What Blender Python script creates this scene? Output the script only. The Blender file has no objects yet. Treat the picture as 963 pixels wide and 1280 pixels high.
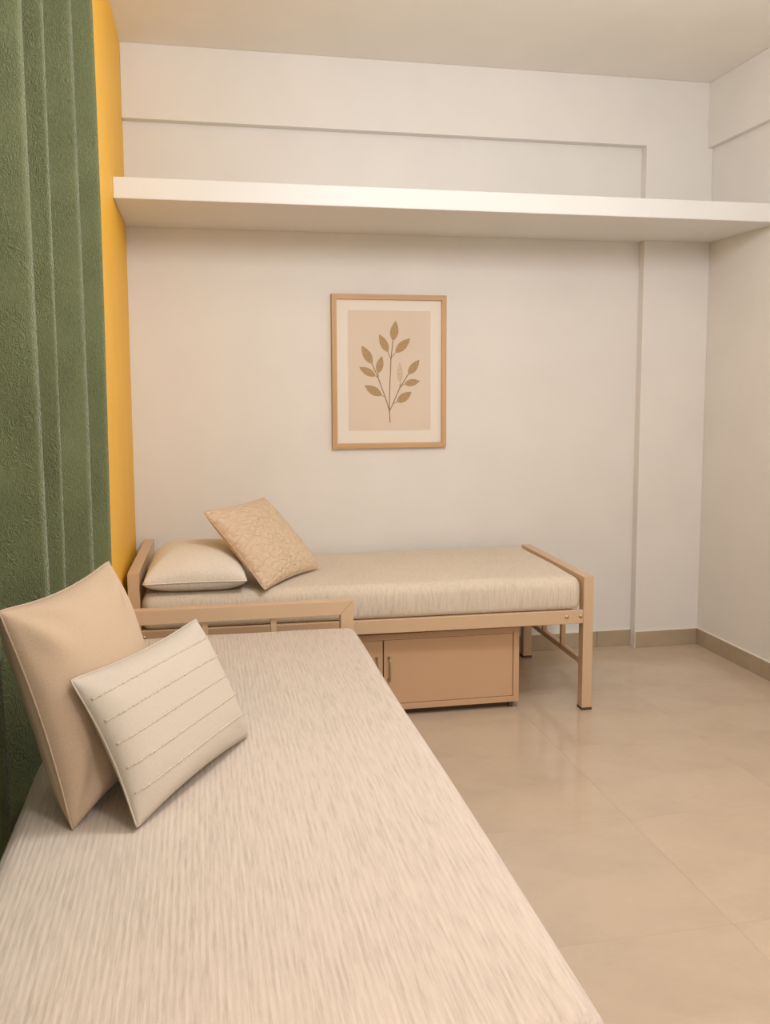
import bpy, bmesh, math, random
from mathutils import Vector, Matrix
random.seed(7)
S = bpy.context.scene
C = S.collection

# ---------------------------------------------------------------- camera
IW, IH = 963, 1280
F_PX, CY_PX = 1138.02, 603.73
YAW, PITCH, ROLL = 0.2016, -0.1047, -0.0035
CAM = Vector((0.3110, -4.5150, 1.4099))
fwd = Vector((math.sin(YAW)*math.cos(PITCH), math.cos(YAW)*math.cos(PITCH), math.sin(PITCH)))
rgt = Vector((math.cos(YAW), -math.sin(YAW), 0)); up = rgt.cross(fwd)
c_, s_ = math.cos(ROLL), math.sin(ROLL)
rgt, up = c_*rgt + s_*up, -s_*rgt + c_*up
cd = bpy.data.cameras.new('camera'); cam = bpy.data.objects.new('camera', cd); C.objects.link(cam)
M = Matrix((rgt, up, -fwd)).transposed().to_4x4(); M.translation = CAM
cam.matrix_world = M
cd.sensor_fit = 'VERTICAL'; cd.sensor_height = 36.0
cd.lens = F_PX/IH*36.0
cd.shift_y = -(IH/2 - CY_PX)/IH
cd.clip_start = 0.02
S.camera = cam

# ---------------------------------------------------------------- world, lights, exposure
w = bpy.data.worlds.new('world'); S.world = w; w.use_nodes = True
bg = w.node_tree.nodes['Background']
bg.inputs['Color'].default_value = (0.96, 0.985, 1.0, 1); bg.inputs['Strength'].default_value = 0.72
for lamp_loc, lamp_w in (((1.30, -2.35, 2.48), 62), ((1.25, -4.3, 2.48), 50)):  # first is the ceiling lamp, second an added unseen fill for the right wall
    lp = bpy.data.lights.new('ceiling_and_fill_lamp', 'POINT'); lp.energy = lamp_w; lp.color = (0.98, 0.985, 1.0); lp.shadow_soft_size = 0.16
    lo = bpy.data.objects.new('ceiling_and_fill_lamp', lp); C.objects.link(lo); lo.location = lamp_loc
S.view_settings.view_transform = 'Standard'; S.view_settings.look = 'None'
S.view_settings.exposure = -0.09; S.view_settings.gamma = 1.0
S.view_settings.use_curve_mapping = False

# ---------------------------------------------------------------- materials
def lin(r, g, b):
    f = lambda v: (v/255/12.92) if v/255 <= 0.04045 else ((v/255+0.055)/1.055)**2.4
    return (f(r), f(g), f(b), 1)
def new_mat(name):
    m = bpy.data.materials.new(name); m.use_nodes = True
    return m, m.node_tree.nodes, m.node_tree.links, m.node_tree.nodes['Principled BSDF']
def noise(N, L, scale, detail=3, rough=0.5, vec=(1, 1, 1), rot=(0, 0, 0)):
    tc = N.new('ShaderNodeTexCoord'); mp = N.new('ShaderNodeMapping')
    mp.inputs['Scale'].default_value = vec; mp.inputs['Rotation'].default_value = rot
    L.new(tc.outputs['Object'], mp.inputs['Vector'])
    n = N.new('ShaderNodeTexNoise'); n.inputs['Scale'].default_value = scale
    n.inputs['Detail'].default_value = detail; n.inputs['Roughness'].default_value = rough
    L.new(mp.outputs['Vector'], n.inputs['Vector'])
    return n.outputs['Fac']
def ramp(N, L, fac, stops):
    r = N.new('ShaderNodeValToRGB'); e = r.color_ramp.elements
    e[0].position, e[0].color = stops[0]; e[1].position, e[1].color = stops[-1]
    for p, c in stops[1:-1]:
        k = e.new(p); k.color = c
    L.new(fac, r.inputs['Fac']); return r.outputs['Color']
def bump(N, L, height, strength, dist, prev=None):
    b = N.new('ShaderNodeBump'); b.inputs['Strength'].default_value = strength; b.inputs['Distance'].default_value = dist
    L.new(height, b.inputs['Height'])
    if prev: L.new(prev, b.inputs['Normal'])
    return b.outputs['Normal']
def math_node(N, L, op, a, b):
    n = N.new('ShaderNodeMath'); n.operation = op
    for i, v in enumerate((a, b)):
        if isinstance(v, (int, float)): n.inputs[i].default_value = v
        else: L.new(v, n.inputs[i])
    return n.outputs[0]
def shade(c, k): return (c[0]*k, c[1]*k, c[2]*k, 1)

def paint(name, col, rough=0.6, var=0.03, bs=0.06, spec=0.4):
    m, N, L, P = new_mat(name)
    f = noise(N, L, 3.0, 4)
    L.new(ramp(N, L, f, [(0.3, shade(col, 1-var)), (0.7, shade(col, 1+var*0.5))]), P.inputs['Base Color'])
    P.inputs['Roughness'].default_value = rough; P.inputs['Specular IOR Level'].default_value = spec
    L.new(bump(N, L, noise(N, L, 180, 2), bs, 0.002), P.inputs['Normal'])
    return m
def fabric(name, col, rib=(1, 1, 1), rib_scale=160, var=0.18, bs=0.5, bd=0.002, weave=None, broad=0.06, rows=None):
    """woven cloth: stretched noise gives the slub threads, a finer noise the weave relief"""
    m, N, L, P = new_mat(name)
    f1 = noise(N, L, rib_scale, 3, 0.6, rib)
    f2 = noise(N, L, 7, 3)
    mix = math_node(N, L, 'ADD', math_node(N, L, 'MULTIPLY', f1, 1-broad*4), math_node(N, L, 'MULTIPLY', f2, broad*4))
    L.new(ramp(N, L, mix, [(0.32, shade(col, 1-var)), (0.5, col), (0.68, shade(col, 1+var*0.45))]), P.inputs['Base Color'])
    P.inputs['Roughness'].default_value = 0.92; P.inputs['Specular IOR Level'].default_value = 0.15
    P.inputs['Sheen Weight'].default_value = 0.12; P.inputs['Sheen Roughness'].default_value = 0.5
    nrm = bump(N, L, f1, bs, bd)
    if rows:                                    # woven-in ribs at a regular pitch
        tc = N.new('ShaderNodeTexCoord'); sp = N.new('ShaderNodeSeparateXYZ'); L.new(tc.outputs['Object'], sp.inputs[0])
        jit = math_node(N, L, 'MULTIPLY', noise(N, L, 9, 2, 0.5, (1, 0.4, 1)), 0.006)
        ph = math_node(N, L, 'MULTIPLY', math_node(N, L, 'ADD', sp.outputs[rows[1]], jit), 2*math.pi/rows[0])
        nrm = bump(N, L, math_node(N, L, 'SINE', ph, 0.0), 0.16, 0.0018, nrm)
    if weave:
        nrm = bump(N, L, noise(N, L, weave[0], 2, 0.5, weave[1] if len(weave) > 1 else (1, 1, 1)), 0.35, bd*0.6, nrm)
    L.new(nrm, P.inputs['Normal'])
    return m

MAT = {}
MAT['wall'] = paint('wall_paint', lin(236, 231, 225))
MAT['ceiling'] = paint('ceiling_paint', lin(244, 238, 229))
MAT['yellow'] = paint('yellow_paint', lin(243, 186, 52), 0.55)
MAT['shelf'] = paint('shelf_paint', lin(230, 228, 224), 0.5)
MAT['frame_paint'] = paint('beige_metal_paint', lin(214, 182, 148), 0.38, 0.03, 0.03, 0.5)
MAT['cab'] = paint('beige_cabinet_paint', lin(208, 169, 132), 0.42, 0.04, 0.03, 0.5)
MAT['cab_in'] = paint('cabinet_gap', lin(90, 66, 46), 0.8)
MAT['foot'] = paint('dark_rubber', lin(92, 72, 56), 0.7)
MAT['seal'] = paint('white_grout', lin(238, 228, 214), 0.6)
def m_metal(name, col, rough):
    m, N, L, P = new_mat(name)
    P.inputs['Metallic'].default_value = 0.85
    f = noise(N, L, 60, 2)
    L.new(ramp(N, L, f, [(0.3, shade(col, 0.9)), (0.7, col)]), P.inputs['Base Color'])
    P.inputs['Roughness'].default_value = rough
    return m
MAT['steel'] = m_metal('brushed_steel', lin(190, 172, 148), 0.35)
def m_wood(name, col, vec):
    m, N, L, P = new_mat(name)
    f = noise(N, L, 60, 4, 0.6, vec)
    L.new(ramp(N, L, f, [(0.3, shade(col, 0.82)), (0.7, shade(col, 1.05))]), P.inputs['Base Color'])
    P.inputs['Roughness'].default_value = 0.5
    L.new(bump(N, L, f, 0.15, 0.001), P.inputs['Normal'])
    return m
MAT['oak_v'] = m_wood('oak_upright', lin(214, 172, 124), (1, 1, 0.05))
MAT['oak_h'] = m_wood('oak_level', lin(214, 172, 124), (0.05, 1, 1))
MAT['mat_board'] = paint('mat_board', lin(240, 231, 219), 0.8, 0.01)
MAT['print'] = paint('print_paper', lin(229, 211, 193), 0.85, 0.03)
def m_leaf(name, col):
    m, N, L, P = new_mat(name)
    f = noise(N, L, 140, 3, 0.6)
    L.new(ramp(N, L, f, [(0.3, shade(col, 0.82)), (0.7, shade(col, 1.2))]), P.inputs['Base Color'])
    P.inputs['Roughness'].default_value = 0.9
    return m
MAT['leaf'] = m_leaf('leaf_ink', lin(182, 152, 114))
MAT['leaf_faint'] = m_leaf('faint_leaf_ink', lin(214, 190, 164))
MAT['stem'] = m_leaf('stem_ink', lin(150, 116, 84))

def m_tile(name, base, k):
    """polished vitrified tile: soft cloudy veins, glossy"""
    m, N, L, P = new_mat(name)
    f = noise(N, L, 3.2, 6, 0.62, (0.8, 1.3, 1), (0, 0, 0.15))
    g = noise(N, L, 16, 4, 0.6, (0.8, 1.2, 1))
    mx = math_node(N, L, 'ADD', math_node(N, L, 'MULTIPLY', f, 0.75), math_node(N, L, 'MULTIPLY', g, 0.25))
    L.new(ramp(N, L, mx, [(0.33, shade(base, 0.91*k)), (0.5, shade(base, k)), (0.68, shade(base, 1.07*k))]), P.inputs['Base Color'])
    P.inputs['Roughness'].default_value = 0.13; P.inputs['Specular IOR Level'].default_value = 0.32
    return m
TILE = lin(200, 180, 158)
MAT['tiles'] = [m_tile('floor_tile_%d' % i, TILE, k) for i, k in enumerate((1.0, 0.985, 1.012))]
MAT['skirt'] = m_tile('skirting_tile', lin(182, 163, 140), 1.0)
MAT['joint'] = paint('tile_joint', lin(196, 172, 146), 0.6)

MAT['bed_near'] = fabric('ribbed_bedspread', lin(212, 197, 183), (1, 0.06, 1), 190, 0.17, 0.35, 0.002, (420,), 0.04, rows=(0.0125, 0))
MAT['bed_far'] = fabric('slubbed_bedspread', lin(222, 207, 188), (1, 0.5, 0.10), 170, 0.15, 0.6, 0.003, (95,), 0.04)
MAT['cush_plain'] = fabric('tan_linen', lin(199, 173, 147), (1, 1, 0.25), 260, 0.08, 0.25, 0.0012, (600,), 0.06)
MAT['cush_stripe'] = fabric('cream_linen', lin(205, 192, 177), (1, 1, 0.3), 300, 0.06, 0.25, 0.001, (650,), 0.03)
MAT['stitch'] = fabric('cream_cord', lin(210, 196, 176), (1, 1, 1), 500, 0.12, 0.5, 0.001)
MAT['pillow'] = fabric('oat_linen', lin(230, 219, 205), (1, 1, 0.3), 240, 0.14, 0.4, 0.0015, (500,), 0.04)
def m_quilt():
    m = fabric('tan_quilting', lin(224, 197, 168), (1, 1, 1), 260, 0.10, 0.25, 0.001, (500,), 0.05)
    N, L = m.node_tree.nodes, m.node_tree.links; P = N['Principled BSDF']
    tc = N.new('ShaderNodeTexCoord'); v = N.new('ShaderNodeTexVoronoi'); v.feature = 'DISTANCE_TO_EDGE'
    v.inputs['Scale'].default_value = 30
    mp = N.new('ShaderNodeMapping'); mp.inputs['Scale'].default_value = (0.8, 1.2, 0.2)
    wn = N.new('ShaderNodeTexNoise'); wn.inputs['Scale'].default_value = 60; wn.inputs['Detail'].default_value = 2; wn.inputs['Distortion'].default_value = 0.8
    L.new(tc.outputs['Object'], mp.inputs['Vector']); L.new(mp.outputs['Vector'], v.inputs['Vector']); L.new(mp.outputs['Vector'], wn.inputs['Vector'])
    prev = P.inputs['Normal'].links[0].from_socket
    n1 = bump(N, L, math_node(N, L, 'MINIMUM', v.outputs['Distance'], 0.25), 0.7, 0.022, prev)
    L.new(bump(N, L, wn.outputs['Fac'], 0.5, 0.016, n1), P.inputs['Normal'])
    return m
MAT['quilt'] = m_quilt()
def m_curtain():
    """green jacquard: woven-in relief of curly leaf shapes"""
    m, N, L, P = new_mat('green_jacquard')
    col = lin(110, 116, 80)
    f = noise(N, L, 300, 3, 0.6, (1, 1, 0.3))
    g = noise(N, L, 5, 3)
    mx = math_node(N, L, 'ADD', math_node(N, L, 'MULTIPLY', f, 0.6), math_node(N, L, 'MULTIPLY', g, 0.4))
    L.new(ramp(N, L, mx, [(0.3, shade(col, 0.68)), (0.5, col), (0.7, shade(col, 1.25))]), P.inputs['Base Color'])
    P.inputs['Roughness'].default_value = 0.85; P.inputs['Specular IOR Level'].default_value = 0.2
    P.inputs['Sheen Weight'].default_value = 0.5; P.inputs['Sheen Roughness'].default_value = 0.45
    tc = N.new('ShaderNodeTexCoord'); mp = N.new('ShaderNodeMapping'); mp.inputs['Scale'].default_value = (1, 1, 0.7)
    L.new(tc.outputs['Object'], mp.inputs['Vector'])
    n1 = N.new('ShaderNodeTexNoise'); n1.inputs['Scale'].default_value = 34; n1.inputs['Detail'].default_value = 2.5
    n1.inputs['Distortion'].default_value = 1.6
    L.new(mp.outputs['Vector'], n1.inputs['Vector'])
    band = math_node(N, L, 'SINE', math_node(N, L, 'MULTIPLY', n1.outputs['Fac'], 46.0), 0.0)
    mask = noise(N, L, 9, 2, 0.5, (1, 1, 0.8))
    rel = math_node(N, L, 'MULTIPLY', band, ramp(N, L, mask, [(0.40, (0.15,)*3+(1,)), (0.56, (1,)*3+(1,))]))
    nr = bump(N, L, rel, 0.42, 0.0035)
    L.new(bump(N, L, f, 0.5, 0.003, nr), P.inputs['Normal'])
    return m
MAT['curtain'] = m_curtain()

# ---------------------------------------------------------------- helpers
def obj(name, me, mat=None, parent=None, smooth=False):
    if isinstance(me, bmesh.types.BMesh):
        bm = me; me = bpy.data.meshes.new(name); bm.normal_update(); bm.to_mesh(me); bm.free()
    if mat and not me.materials: me.materials.append(mat)
    if smooth:
        for p in me.polygons: p.use_smooth = True
    o = bpy.data.objects.new(name, me); C.objects.link(o)
    if parent: o.parent = parent
    return o
def thing(name, label, cat, loc=(0, 0, 0), rotz=0, group=None):
    o = bpy.data.objects.new(name, None); C.objects.link(o)
    o.location = loc; o.rotation_euler = (0, 0, rotz); o.empty_display_size = 0.1
    tag(o, label, cat, group); return o
def tag(o, label, cat, group=None):
    o['label'] = label; o['category'] = cat
    if group: o['group'] = group
    return o
def struct(o): o['kind'] = 'structure'; return o
def box(x0, x1, y0, y1, z0, z1, bev=0.0, seg=2):
    bm = bmesh.new(); bmesh.ops.create_cube(bm, size=1)
    for v in bm.verts:
        v.co = Vector((x0+(v.co.x+.5)*(x1-x0), y0+(v.co.y+.5)*(y1-y0), z0+(v.co.z+.5)*(z1-z0)))
    if bev: bmesh.ops.bevel(bm, geom=bm.edges[:], offset=bev, segments=seg, profile=0.5, affect='EDGES')
    return bm
def prism(poly, axis, a0, a1, bev=0.0):
    """extrude a 2-D polygon along an axis: poly in the two other axes (in x,y,z order)"""
    def mk(p, a):
        if axis == 0: return (a, p[0], p[1])
        if axis == 1: return (p[0], a, p[1])
        return (p[0], p[1], a)
    bm = bmesh.new(); n = len(poly)
    A = [bm.verts.new(mk(p, a0)) for p in poly]; B = [bm.verts.new(mk(p, a1)) for p in poly]
    bm.faces.new(A[::-1]); bm.faces.new(B)
    for i in range(n): bm.faces.new((A[i], A[(i+1) % n], B[(i+1) % n], B[i]))
    bmesh.ops.recalc_face_normals(bm, faces=bm.faces[:])
    if bev: bmesh.ops.bevel(bm, geom=bm.edges[:], offset=bev, segments=2, profile=0.5, affect='EDGES')
    return bm
def tube(pts, rad, n=8, closed=False):
    bm = bmesh.new(); rings = []; m = len(pts)
    P_ = [Vector(p) for p in pts]; prev = None
    for i, p in enumerate(P_):
        a = P_[(i-1) % m] if (closed or i > 0) else p; b = P_[(i+1) % m] if (closed or i < m-1) else p
        t = (b-a).normalized()
        if prev is None: prev = t.orthogonal().normalized()
        prev = (prev - t*prev.dot(t)).normalized(); q = t.cross(prev)
        r = rad[i] if isinstance(rad, (list, tuple)) else rad
        rings.append([bm.verts.new(p + r*(math.cos(2*math.pi*k/n)*prev + math.sin(2*math.pi*k/n)*q)) for k in range(n)])
    for i in range(m if closed else m-1):
        A, B = rings[i], rings[(i+1) % m]
        for k in range(n): bm.faces.new((A[k], A[(k+1) % n], B[(k+1) % n], B[k]))
    if not closed:
        bm.faces.new(rings[0][::-1]); bm.faces.new(rings[-1])
    bmesh.ops.recalc_face_normals(bm, faces=bm.faces[:])
    return bm
def axis_steps(h, r, n):
    a = [r*(k/5.0)**1.0 for k in range(6)]
    left = [-h + t for t in a]; right = [h - t for t in a[::-1]]
    mid = [(-h+r) + (2*h-2*r)*k/n for k in range(1, n)]
    return left + mid + right
def soft_slab(hx, hy, hz, r, nx, ny, nz, warp=None):
    """box with rolled edges; warp(p) -> p moves each point afterwards"""
    ax = (axis_steps(hx, r, nx), axis_steps(hy, r, ny), axis_steps(hz, min(r, hz*0.98), nz))
    bm = bmesh.new(); cache = {}
    def vert(x, y, z):
        k = (round(x, 5), round(y, 5), round(z, 5))
        if k not in cache:
            p = Vector((x, y, z)); rz = min(r, hz*0.98)
            q = Vector((max(-hx+r, min(hx-r, x)), max(-hy+r, min(hy-r, y)), max(-hz+rz, min(hz-rz, z))))
            d = p-q
            if d.length > 1e-9:
                d.normalize(); p = q + Vector((d.x*r, d.y*r, d.z*rz))
            if warp: p = warp(p)
            cache[k] = bm.verts.new(p)
        return cache[k]
    for a in range(3):
        u, v = [i for i in range(3) if i != a]
        for sgn in (-1, 1):
            h = (hx, hy, hz)[a]*sgn
            for i in range(len(ax[u])-1):
                for j in range(len(ax[v])-1):
                    q = []
                    for (du, dv) in ((0, 0), (1, 0), (1, 1), (0, 1)):
                        c = [0, 0, 0]; c[a] = h; c[u] = ax[u][i+du]; c[v] = ax[v][j+dv]; q.append(vert(*c))
                    if len(set(q)) == 4: bm.faces.new(q)
    bmesh.ops.recalc_face_normals(bm, faces=bm.faces[:])
    return bm
def wob(x, y, s=0): return (math.sin(x*3.1+s)*math.cos(y*2.7+1.3*s) + 0.5*math.sin(x*7.3+y*5.1+s))/1.5

# ---------------------------------------------------------------- room shell
W, H = 2.9775, 2.9708
YF = -6.2                      # the room runs on behind the camera
NICHE = -1.252; NX = -0.42
PY, PX0, HB = -0.055, 2.6052, 2.639
BX, HR = W-0.030, 2.643

floor = struct(obj('floor', box(NX-.1, W+.12, YF, 0.12, -0.10, -0.0085), MAT['joint']))
JX, JY, T = 1.66, -1.88, 0.60
tile_me = bmesh.new(); bmesh.ops.create_cube(tile_me, size=1)
g = 0.0002
for v in tile_me.verts: v.co = Vector((v.co.x*(T-2*g), v.co.y*(T-2*g), v.co.z*0.0085-0.00425))
bmesh.ops.bevel(tile_me, geom=[e for e in tile_me.edges if all(v.co.z > -0.004 for v in e.verts)], offset=0.0002, segments=1, affect='EDGES')
tile_mesh = bpy.data.meshes.new('tile'); tile_me.to_mesh(tile_mesh); tile_me.free()
tile_meshes = []
for m_ in MAT['tiles']:
    t_ = tile_mesh.copy(); t_.materials.append(m_); tile_meshes.append(t_)
for i in range(-4, 3):
    for j in range(-7, 4):
        x0, y0 = JX+i*T, JY+j*T
        if x0 > W or x0+T < NX or y0 > 0 or y0+T < YF: continue
        xa, xb, ya, yb = max(x0, NX), min(x0+T, W), max(y0, YF), min(y0+T, 0.0)
        if (xa, xb, ya, yb) == (x0, x0+T, y0, y0+T):
            o = obj('tile', tile_meshes[random.randrange(3)], None, floor); o.location = (x0+T/2, y0+T/2, 0)
        else:
            if xb-xa < 0.02 or yb-ya < 0.02: continue
            obj('tile', box(xa+g, xb-g, ya+g, yb-g, -0.0085, 0), MAT['tiles'][random.randrange(3)], floor)

struct(obj('ceiling', box(NX-.1, W+.12, YF, 0.12, H, H+.12), MAT['ceiling']))
wall_back = struct(obj('wall_back', box(-.12, W+.12, 0.0, 0.12, -0.1, H), MAT['wall']))
obj('beam', box(0, PX0, PY, 0.0, HB, H, 0.003), MAT['wall'], wall_back)
obj('pier', box(PX0-0.003, W, PY, 0.0, 0, H, 0.003), MAT['wall'], wall_back)
wall_right = struct(obj('wall_right', box(W, W+.12, YF, 0.0, -0.1, H), MAT['wall']))
obj('beam', box(BX, W, YF, PY, HR, H, 0.003), MAT['wall'], wall_right)
# yellow wall with the recess that the curtain hangs in
left = prism([(0, 0), (0, NICHE), (NX, NICHE), (NX, YF), (NX-.1, YF), (NX-.1, 0)], 2, -0.1, H)
struct(obj('wall_left', left, MAT['yellow']))

# skirting tiles, each with its own pale bead of grout on top
BH = 0.0864
def skirting(name, segs):
    root = None
    for k, (x0, x1, y0, y1) in enumerate(segs):
        if root is None:
            root = bpy.data.objects.new(name, None); C.objects.link(root); struct(root)
        t = obj('skirting_tile', box(x0, x1, y0, y1, 0, BH, 0.0012, 1), MAT['skirt'], root)
        obj('grout_bead', box(x0, x1, y0+.001, y1, BH, BH+0.004), MAT['seal'], t)
    return root
SK = 0.010
rb = skirting('baseboard_back', [(0.001, 0.604, -SK, 0), (0.606, 1.204, -SK, 0), (1.206, 1.804, -SK, 0), (1.806, 2.404, -SK, 0), (2.406, PX0-.001, -SK, 0),
                            (PX0-.002, W-SK-.001, PY-SK, PY)])
obj('grout_bead', box(PX0-.0065, PX0-.002, PY-SK-.001, PY, 0, BH+.004), MAT['seal'], rb)
segs = []; y = PY-0.001
while y > YF:
    segs.append((W-SK, W, max(y-.598, YF), y)); y -= .6
rr = skirting('baseboard_right', segs)

# ---------------------------------------------------------------- shelf
SY, Z0, Z1 = -0.6607, 2.1613, 2.2456
sh = obj('wall_shelf', prism([(0, 0), (0, SY), (W, SY), (W, PY), (PX0, PY), (PX0, 0)], 2, Z0, Z1, 0.004), MAT['shelf'])
tag(sh, 'long white wall-to-wall shelf slab high above the framed picture', 'shelf')

# ---------------------------------------------------------------- curtain
ridges = [(0.004, -1.292), (-0.024, -1.525), (-0.066, -1.845), (-0.089, -2.020), (-0.134, -2.372), (-0.165, -2.64), (-0.185, -2.92), (-0.19, -3.2), (-0.19, -3.5)]
depths = [0.16, 0.19, 0.13, 0.22, 0.18, 0.16, 0.16, 0.16]
def curtain_mesh():
    zs = [0.06 + (2.93-0.06)*k/60 for k in range(61)]
    path = [(-0.034, -1.268, 0), (-0.014, -1.272, 0), (0.0, -1.279, 0)]
    for i in range(len(ridges)-1):
        (xa, ya), (xb, yb) = ridges[i], ridges[i+1]
        n = 22
        for k in range(n):
            t = k/n
            dip = (0.5-0.5*math.cos(2*math.pi*t))**0.72          # broad valley, rounded ridge
            # ridge belly leans over the valley behind it
            path.append((xa+(xb-xa)*t - depths[i]*dip, ya+(yb-ya)*(t - 0.10*math.sin(2*math.pi*t)), i+t))
    bm = bmesh.new(); grid = []
    for z in zs:
        row = []
        for (x, y_, s) in path:
            h = (z-1.2)
            wv = 0.006*math.sin(s*2.3+z*1.1) + 0.004*math.sin(s*5.1-z*2.3)
            row.append(bm.verts.new((x + wv*0.6 - (0.004 if s > 0.2 else 0), y_ + wv*(1 if s > .2 else 0), z)))
        grid.append(row)
    for a in range(len(zs)-1):
        for b in range(len(path)-1):
            bm.faces.new((grid[a][b], grid[a][b+1], grid[a+1][b+1], grid[a+1][b]))
    return bm
cur = thing('curtain', 'green textured floor-length curtain hanging in deep folds beside the yellow wall', 'curtain', (-0.1, -2.3, 0))
cl = obj('cloth', curtain_mesh(), MAT['curtain'], cur, True); cl.location = (0.1, 2.3, 0)
so = cl.modifiers.new('thick', 'SOLIDIFY'); so.thickness = 0.003; so.offset = 0
o = obj('heading_tape', box(-.20, -.06, -3.5, -1.275, 2.90, 2.9700, .002), MAT['shelf'], cur); o.location = (0.1, 2.3, 0)

# ---------------------------------------------------------------- beds
PW, PD = 0.050, 0.045           # leg width across the bed, leg depth along it
def bed(name, label, loc, rotz, L, Wd, zh, zf, zr0, zr1):
    """steel cot, local x along its length (head at 0), local y across"""
    t = thing(name, label, 'bed', loc, rotz)
    fp = MAT['frame_paint']
    for (xa, zt) in ((0.0, zh), (L-PD, zf)):
        xb = xa+PD; RH = 0.055
        # mitred top corners: posts and rail meet on a diagonal
        for s in (0, 1):
            f = (lambda v: v) if s == 0 else (lambda v: Wd-v)
            lg = obj('leg', prism([(f(0), 0.008), (f(PW), 0.008), (f(PW), zt-RH), (f(0), zt)], 0, xa, xb, 0.0016), fp, t)
            obj('foot_cap', box(xa-.0015, xb+.0015, min(f(-.0015), f(PW+.0015)), max(f(-.0015), f(PW+.0015)), 0, 0.012, .001, 1), MAT['foot'], lg)
        obj('top_rail', prism([(0.0004, zt), (Wd-.0004, zt), (Wd-PW-.0004, zt-RH), (PW+.0004, zt-RH)], 0, xa+.0002, xb-.0002, 0.0016), fp, t)
        obj('stretcher', box(xa+.010, xb-.010, PW, Wd-PW, 0.190, 0.216, .002), fp, t)
        for k in (1, 2):
            yc = PW + (Wd-2*PW)*k/3
            obj('picket', box(xa+.012, xb-.012, yc-.011, yc+.011, 0.216, zt-RH, .0015), fp, t)
    for s in (0, 1):
        y0, y1 = ((0.001, 0.026) if s == 0 else (Wd-.026, Wd-.001))
        r_ = obj('side_rail', box(PD, L-PD, y0, y1, zr0, zr1, .003), fp, t)
        yo = 0.001 if s == 0 else Wd-.001; sg = -1 if s == 0 else 1
        for xx in (PD+.012, L-PD-.075, L-PD-.012):
            obj('bolt', tube([(xx, yo-sg*.002, (zr0+zr1)/2+.002), (xx, yo+sg*.003, (zr0+zr1)/2+.002), (xx, yo+sg*.0052, (zr0+zr1)/2+.002)], [.0085, .0085, .005], 12), MAT['steel'], r_)
    ns = 12
    for k in range(ns):
        xc = PD + (L-2*PD)*(k+.5)/ns
        obj('slat', box(xc-.045, xc+.045, .026, Wd-.026, zr1-.026, zr1-.006, .002), fp, t)
    return t
A2 = -0.0254
b2 = bed('cot_bed', 'beige metal cot along the back wall with cabinet underneath', (0.0205, -0.855, 0), A2, 1.95, 0.838, 0.683, 0.593, 0.3885, 0.4482)
b1 = bed('cot_bed', 'nearest beige metal cot, its end rail showing behind the large bedspread', (0.008, -1.070, 0), -math.pi/2, 2.36, 0.872, 0.593, 0.468, 0.350, 0.410)

# mattresses (covered) lie on the cots
def warp2(p):
    top = max(0.0, min(1.0, (p.z+.01)/.07))
    side = max(0.0, 1-abs(p.z)/.075)
    p = p.copy()
    if p.z < 0: p.z = -.072 + .072*max(0.0, (p.z+.072)/.072)**1.9
    p.z += top*(0.006*wob(p.x*1.3, p.y*2, .4) + 0.006*(1-(p.y/.40)**2))
    if p.y < -.36: p.y -= 0.006*side + .003*math.sin(p.x*9+1)*side
    return p
m2 = obj('mattress', soft_slab(0.926, 0.412, 0.072, 0.045, 60, 24, 4, warp2), MAT['bed_far'], None, True)
m2.rotation_euler = (0, 0, A2)
ctr = Matrix.Rotation(A2, 3, 'Z') @ Vector((0.975, 0.419, 0)) + Vector((0.0205, -0.855, 0))
m2.location = (ctr.x, ctr.y, 0.4485+0.072)
tag(m2, 'beige woven mattress on the cot along the back wall', 'mattress')
M1X0, M1X1, M1Y0, M1Y1 = 0.006, 0.884, -3.382, -1.122
def warp1(p):
    p = p.copy(); hx, hy = (M1X1-M1X0)/2, (M1Y1-M1Y0)/2
    yw = p.y+(M1Y0+M1Y1)/2; xw = p.x+(M1X0+M1X1)/2
    t = max(0.0, min(1.0, (-1.75-yw)/0.5)); t = t*t*(3-2*t)
    p.x += -0.108*t*(1-(xw-M1X0)/(M1X1-M1X0))
    top = max(0.0, min(1.0, (p.z+.01)/.04))
    p.z += top*0.003*wob(p.x*2, p.y*1.5, 2.1)
    p.x += 0.003*math.sin(yw*4.0)*max(0, p.x/hx)
    return p
m1 = obj('mattress', soft_slab((M1X1-M1X0)/2, (M1Y1-M1Y0)/2, 0.044, 0.042, 30, 70, 2, warp1), MAT['bed_near'], None, True)
m1.location = ((M1X0+M1X1)/2, (M1Y0+M1Y1)/2, 0.411+0.044)
tag(m1, 'large pale ribbed mattress filling the foreground under the two leaning cushions', 'mattress')

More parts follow.
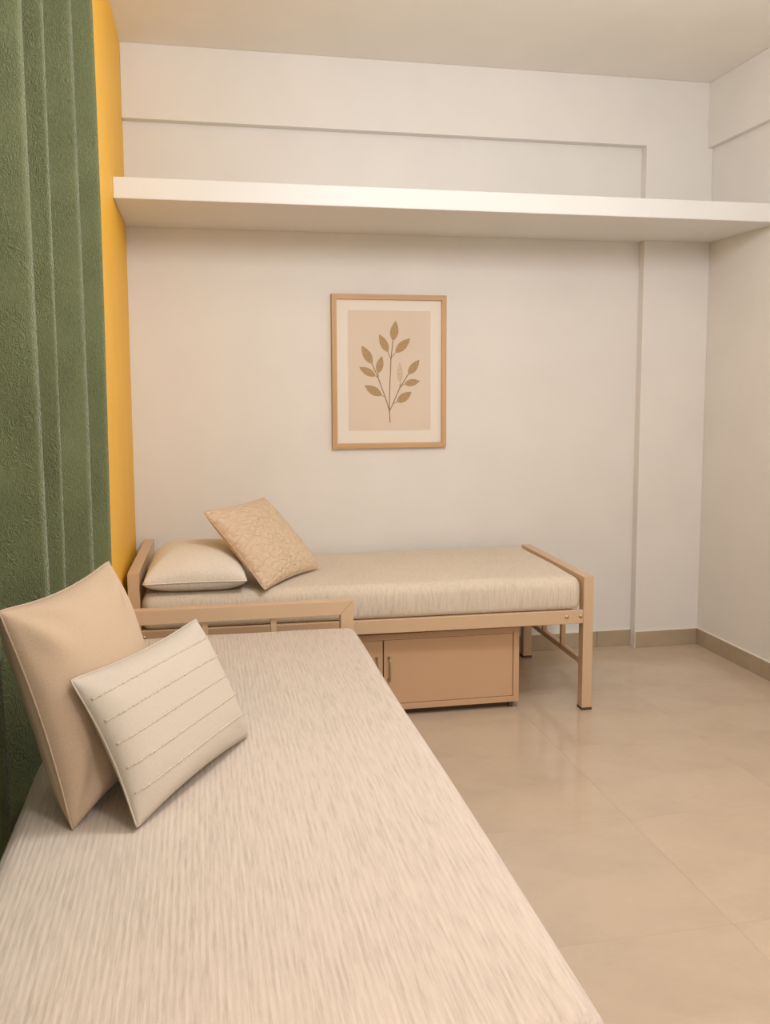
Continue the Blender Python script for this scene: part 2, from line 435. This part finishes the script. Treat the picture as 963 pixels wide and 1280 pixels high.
# ---------------------------------------------------------------- cushions
PUFF = {}; BACK = {}
def cushion_pt(u, v, side, w_, h_, T_, pinch, warp):
    """u, v in -1..1; side +1 front, -1 back, 0 seam"""
    k = pinch
    x = u*w_/2*(1 - k*(1-v*v)*abs(u)**3)
    y = v*h_/2*(1 - k*(1-u*u)*abs(v)**3)
    q_ = PUFF.get(warp, 0.52)
    a = max(0.0, 1-abs(u)**2.4); b = max(0.0, 1-abs(v)**2.4)
    z = side*T_*(a*b)**q_*(BACK.get(warp, 1.0) if side < 0 else 1.0)
    z += side*0.008*(max(0.0, 1-abs(u)**7)*max(0.0, 1-abs(v)**7))**0.6      # filling reaches into edges and corners
    tip = 1 - 0.016*(abs(u)*abs(v))**10
    p = Vector((x*tip, y*tip, z))
    return warp(p, u, v, side) if warp else p
def cushion_mesh(w_, h_, T_, pinch, warp, n=44):
    bm = bmesh.new(); us = [-math.cos(math.pi*i/n) for i in range(n+1)]
    us = [0.55*c+0.45*(-1+2*i/n) for i, c in enumerate(us)]
    F = {}; B = {}
    for i, u in enumerate(us):
        for j, v in enumerate(us):
            F[i, j] = bm.verts.new(cushion_pt(u, v, 1, w_, h_, T_, pinch, warp))
            edge = i in (0, n) or j in (0, n)
            B[i, j] = F[i, j] if edge else bm.verts.new(cushion_pt(u, v, -1, w_, h_, T_, pinch, warp))
    for i in range(n):
        for j in range(n):
            bm.faces.new((F[i, j], F[i+1, j], F[i+1, j+1], F[i, j+1]))
            q = (B[i, j], B[i, j+1], B[i+1, j+1], B[i+1, j])
            bm.faces.new(q)
    bmesh.ops.recalc_face_normals(bm, faces=bm.faces[:])
    return bm
def edge_loop(w_, h_, T_, pinch, warp, n=40):
    L_ = []
    for k in range(n): L_.append((-1+2*k/n, -1))
    for k in range(n): L_.append((1, -1+2*k/n))
    for k in range(n): L_.append((1-2*k/n, 1))
    for k in range(n): L_.append((-1, 1-2*k/n))
    return [cushion_pt(u, v, 0, w_, h_, T_, pinch, warp) for u, v in L_]
def cushion(name, label, mat, R, loc, w_, h_, T_, pinch, warp, seam_mat, seam_r=0.0022):
    t = thing(name, label, 'cushion' if name != 'pillow' else 'pillow')
    m = Matrix(R).to_4x4(); m.translation = Vector(loc); t.matrix_world = m
    obj('cover', cushion_mesh(w_, h_, T_, pinch, warp), mat, t, True)
    obj('seam', tube(edge_loop(w_, h_, T_, pinch, warp), seam_r, 6, True), seam_mat, t, True)
    return t
def wrinkle(amp, seed):
    def f(p, u, v, side):
        # soft creases running in from the corners, slack belly
        q = p.copy(); r = 0.0
        for (cu, cv, ph) in ((1, 1, 0.3), (-1, 1, 1.7), (1, -1, 2.9), (-1, -1, 4.1)):
            du, dv = u-cu, v-cv; d = math.hypot(du, dv); a = math.atan2(dv, du)
            r += math.exp(-((d-.42)/.30)**2)*math.sin(a*7+ph+seed)
        fade = max(0, (1-u*u)*(1-v*v))**0.4
        q.z += side*amp*r*fade + side*amp*0.6*math.sin(u*3+seed)*math.cos(v*2.6+seed*2)*fade
        return q
    return f
RA = [[0.395, -0.272, 0.877], [0.918, 0.076, -0.39], [0.039, 0.959, 0.28]]
RB = [[0.474, -0.387, 0.791], [0.881, 0.215, -0.422], [-0.006, 0.897, 0.443]]
RD = [[0.589, -0.565, 0.578], [0.808, 0.398, -0.434], [0.015, 0.722, 0.691]]
wA = wrinkle(0.0125, 0.5)
ca = cushion('cushion', 'large plain tan cushion leaning against the green curtain', MAT['cush_plain'], RA, (0.058, -2.395, 0.739), 0.456, 0.486, 0.076, 0.085, wA, MAT['cush_plain'])
wB = wrinkle(0.0035, 2.0); BACK[wB] = 0.5
cb = cushion('cushion', 'small cream cushion with raised stitched stripes, in front of the tan one', MAT['cush_stripe'], RB, (0.229, -2.388, 0.658), 0.542, 0.335, 0.060, 0.080, wB, MAT['cush_stripe'])
for k, v in enumerate((0.66, 0.34, 0.02, -0.30, -0.62)):
    pts = []
    for i in range(121):
        u = -0.97+1.94*i/120
        p = cushion_pt(u, v+0.03*(1-u*u), 1, 0.542, 0.335, 0.060, 0.080, wB)
        p.z += 0.0006; pts.append(p)
    rad = [0.0019+0.0011*math.sin(i*1.9)+0.0005*math.sin(i*0.7+k) for i in range(121)]
    obj('stitched_stripe', tube(pts, rad, 6), MAT['stitch'], cb, True)
wD = wrinkle(0.003, 3.3); BACK[wD] = 0.7
cq = cushion('cushion', 'tan quilted cushion tilted against the flat pillow', MAT['quilt'], RD, (0.575, -0.618, 0.755), 0.474, 0.420, 0.058, 0.065, wD, MAT['quilt'])
def wC(p, u, v, side):
    q = wrinkle(0.003, 5.1)(p, u, v, side)
    q.z -= 0.028*max(abs(u)**3, abs(v)**3)
    if side < 0: q.z = max(q.z, -0.066)
    return q
PUFF[wC] = 0.40
RC = Matrix.Rotation(A2, 3, 'Z')
cc = cushion('pillow', 'flat oat linen pillow lying at the head of the cot along the back wall', MAT['pillow'], RC, (0.290, -0.585, 0.668), 0.410, 0.60, 0.078, 0.05, wC, MAT['pillow'], 0.003)

# ---------------------------------------------------------------- cabinet under the far bed
cabY, cx0, cx1, cz0, cz1, cd_ = -0.81, 0.455, 1.668, 0.030, 0.366, 0.50
cab = thing('cabinet', 'low beige two-door cabinet pushed under the cot along the back wall', 'cabinet', ((cx0+cx1)/2, cabY+cd_/2, 0), A2*0.4)
def L2(x): return x-(cx0+cx1)/2
FY = -cd_/2
hw = (cx1-cx0)/2
cm = MAT['cab']; bt = 0.026
obj('side_panel', box(-hw, -hw+bt, FY, -FY, cz0, cz1, .0015), cm, cab)
obj('side_panel', box(hw-bt, hw, FY, -FY, cz0, cz1, .0015), cm, cab)
obj('bottom_panel', box(-hw+bt, hw-bt, FY, -FY, cz0, cz0+bt, .0015), cm, cab)
obj('top_panel', box(-hw+bt, hw-bt, FY, -FY, cz1-bt, cz1, .0015), cm, cab)
obj('back_panel', box(-hw+bt, hw-bt, -FY-.012, -FY, cz0+bt, cz1-bt), cm, cab)
for s in (-1, 1):
    xa, xb = (-hw+bt+.002, -.0025) if s < 0 else (.0025, hw-bt-.002)
    dr = obj('door', box(xa, xb, FY+.003, FY+.021, cz0+bt+.002, cz1-bt-.002, .0012), cm, cab)
    hx = -.027 if s < 0 else .025
    hp = [(hx, FY+.004, .262), (hx, FY-.012, .262), (hx, FY-.019, .254), (hx, FY-.020, .215), (hx, FY-.019, .172), (hx, FY-.012, .164), (hx, FY+.004, .164)]
    hd = obj('handle', tube(hp, .0042, 8), MAT['steel'], dr, True)
    for zz in (.262, .164):
        obj('handle_rose', tube([(hx, FY+.004, zz), (hx, FY+.000, zz)], .008, 12), MAT['steel'], dr)
obj('shade_block', box(-hw+.05, hw-.05, FY+.035, -FY-.03, 0.002, cz0), MAT['foot'], cab)  # dark block standing in for the shade under the cabinet
for sx in (-1, 1):
    for sy in (-1, 1):
        obj('cabinet_foot', tube([(sx*(hw-.03), sy*(cd_/2-.03), 0), (sx*(hw-.03), sy*(cd_/2-.03), cz0)], .012, 12), MAT['foot'], cab)

# ---------------------------------------------------------------- picture
fx0, fx1, fz0, fz1, fw, fd = 0.9645, 1.5485, 1.106, 1.8675, 0.0245, 0.026
pic = thing('framed_picture', 'oak framed print of a brown leafy sprig hanging on the back wall', 'picture', ((fx0+fx1)/2, 0, fz0))
ox, oz = (fx0+fx1)/2, fz0
def P2(poly): return [(a-ox, b-oz) for a, b in poly]
obj('frame_side', prism(P2([(fx0, fz0), (fx0+fw, fz0+fw), (fx0+fw, fz1-fw), (fx0, fz1)]), 1, -fd, -.001, .001), MAT['oak_v'], pic)
obj('frame_side', prism(P2([(fx1, fz0), (fx1-fw, fz0+fw), (fx1-fw, fz1-fw), (fx1, fz1)]), 1, -fd, -.001, .001), MAT['oak_v'], pic)
obj('frame_side', prism(P2([(fx0, fz0), (fx1, fz0), (fx1-fw, fz0+fw), (fx0+fw, fz0+fw)]), 1, -fd, -.001, .001), MAT['oak_h'], pic)
obj('frame_side', prism(P2([(fx0, fz1), (fx1, fz1), (fx1-fw, fz1-fw), (fx0+fw, fz1-fw)]), 1, -fd, -.001, .001), MAT['oak_h'], pic)
obj('mat_board', box(fx0+fw-ox, fx1-fw-ox, -.012, -.002, fw, fz1-fw-oz), MAT['mat_board'], pic)
px0, px1, pz0, pz1 = 1.047, 1.468, 1.194, 1.790
pr = obj('print', box(px0-ox, px1-ox, -.0132, -.0121, pz0-oz, pz1-oz), MAT['print'], pic)
def ZP(a, b):    # sprig coordinates (drawn on a 963 x 1256 sheet of the print) -> frame
    px, py = 430+a/8.374, 390+b/8.374
    return (1.049+(px-435)*.00408-ox, 1.789-(py-388)*.00401-oz)
YL = -.0133
leaves = [((505, 290), (535, 85), 88, 0), ((452, 410), (360, 225), 80, 0), ((530, 415), (685, 265), 88, 0), ((285, 530), (178, 345), 88, 0),
          ((345, 630), (388, 450), 76, 0), ((320, 658), (150, 565), 76, 0), ((385, 860), (205, 755), 88, 0), ((665, 640), (783, 488), 82, 0),
          ((625, 740), (788, 710), 74, 0), ((545, 930), (700, 825), 88, 0), ((580, 735), (575, 510), 60, 1)]
for (b, t, wd, faint) in leaves:
    bx, bz = ZP(*b); tx, tz = ZP(*t); d = Vector((tx-bx, tz-bz)); n = Vector((-d.y, d.x)).normalized()
    hwid = wd/8.374*.00405/2; top, bot = [], []
    for k in range(13):
        s = k/12; wdt = hwid*(math.sin(math.pi*s**0.85)**0.85)
        c = Vector((bx, bz))+d*s
        top.append(c+n*wdt); bot.append(c-n*wdt)
    poly = [tuple(p) for p in top] + [tuple(p) for p in bot[-2:0:-1]]
    obj('leaf', prism(poly, 1, YL-.0006, YL), MAT['leaf_faint' if faint else 'leaf'], pr)
stems = [[(472, 1145), (463, 1010), (468, 800), (483, 480), (505, 280)], [(463, 1010), (420, 875), (345, 670), (282, 525)], [(420, 880), (380, 855)],
         [(345, 672), (315, 655)], [(350, 662), (346, 620)], [(468, 1020), (500, 952), (575, 782), (668, 635)], [(500, 950), (550, 925)],
         [(575, 785), (580, 725)], [(590, 765), (630, 737)], [(478, 480), (450, 405)], [(488, 462), (535, 410)]]
def strip(pts, wd):
    bm = bmesh.new(); P_ = [Vector(ZP(*p)) for p in pts]; A = []; B = []
    for i, p in enumerate(P_):
        d = (P_[min(i+1, len(P_)-1)]-P_[max(i-1, 0)]).normalized(); n = Vector((-d.y, d.x))*wd
        A.append([bm.verts.new((p.x+n.x*s, YL-.0003, p.y+n.y*s)) for s in (1, -1)])
        B.append([bm.verts.new((p.x+n.x*s, YL+.0002, p.y+n.y*s)) for s in (1, -1)])
    for i in range(len(P_)-1):
        bm.faces.new((A[i][0], A[i][1], A[i+1][1], A[i+1][0])); bm.faces.new((B[i][0], B[i+1][0], B[i+1][1], B[i][1]))
        bm.faces.new((A[i][0], A[i+1][0], B[i+1][0], B[i][0])); bm.faces.new((A[i][1], B[i][1], B[i+1][1], A[i+1][1]))
    bmesh.ops.recalc_face_normals(bm, faces=bm.faces[:])
    return bm
for s_pts in stems:
    obj('stem', strip(s_pts, .0022 if len(s_pts) > 2 else .0016), MAT['stem'], pr)
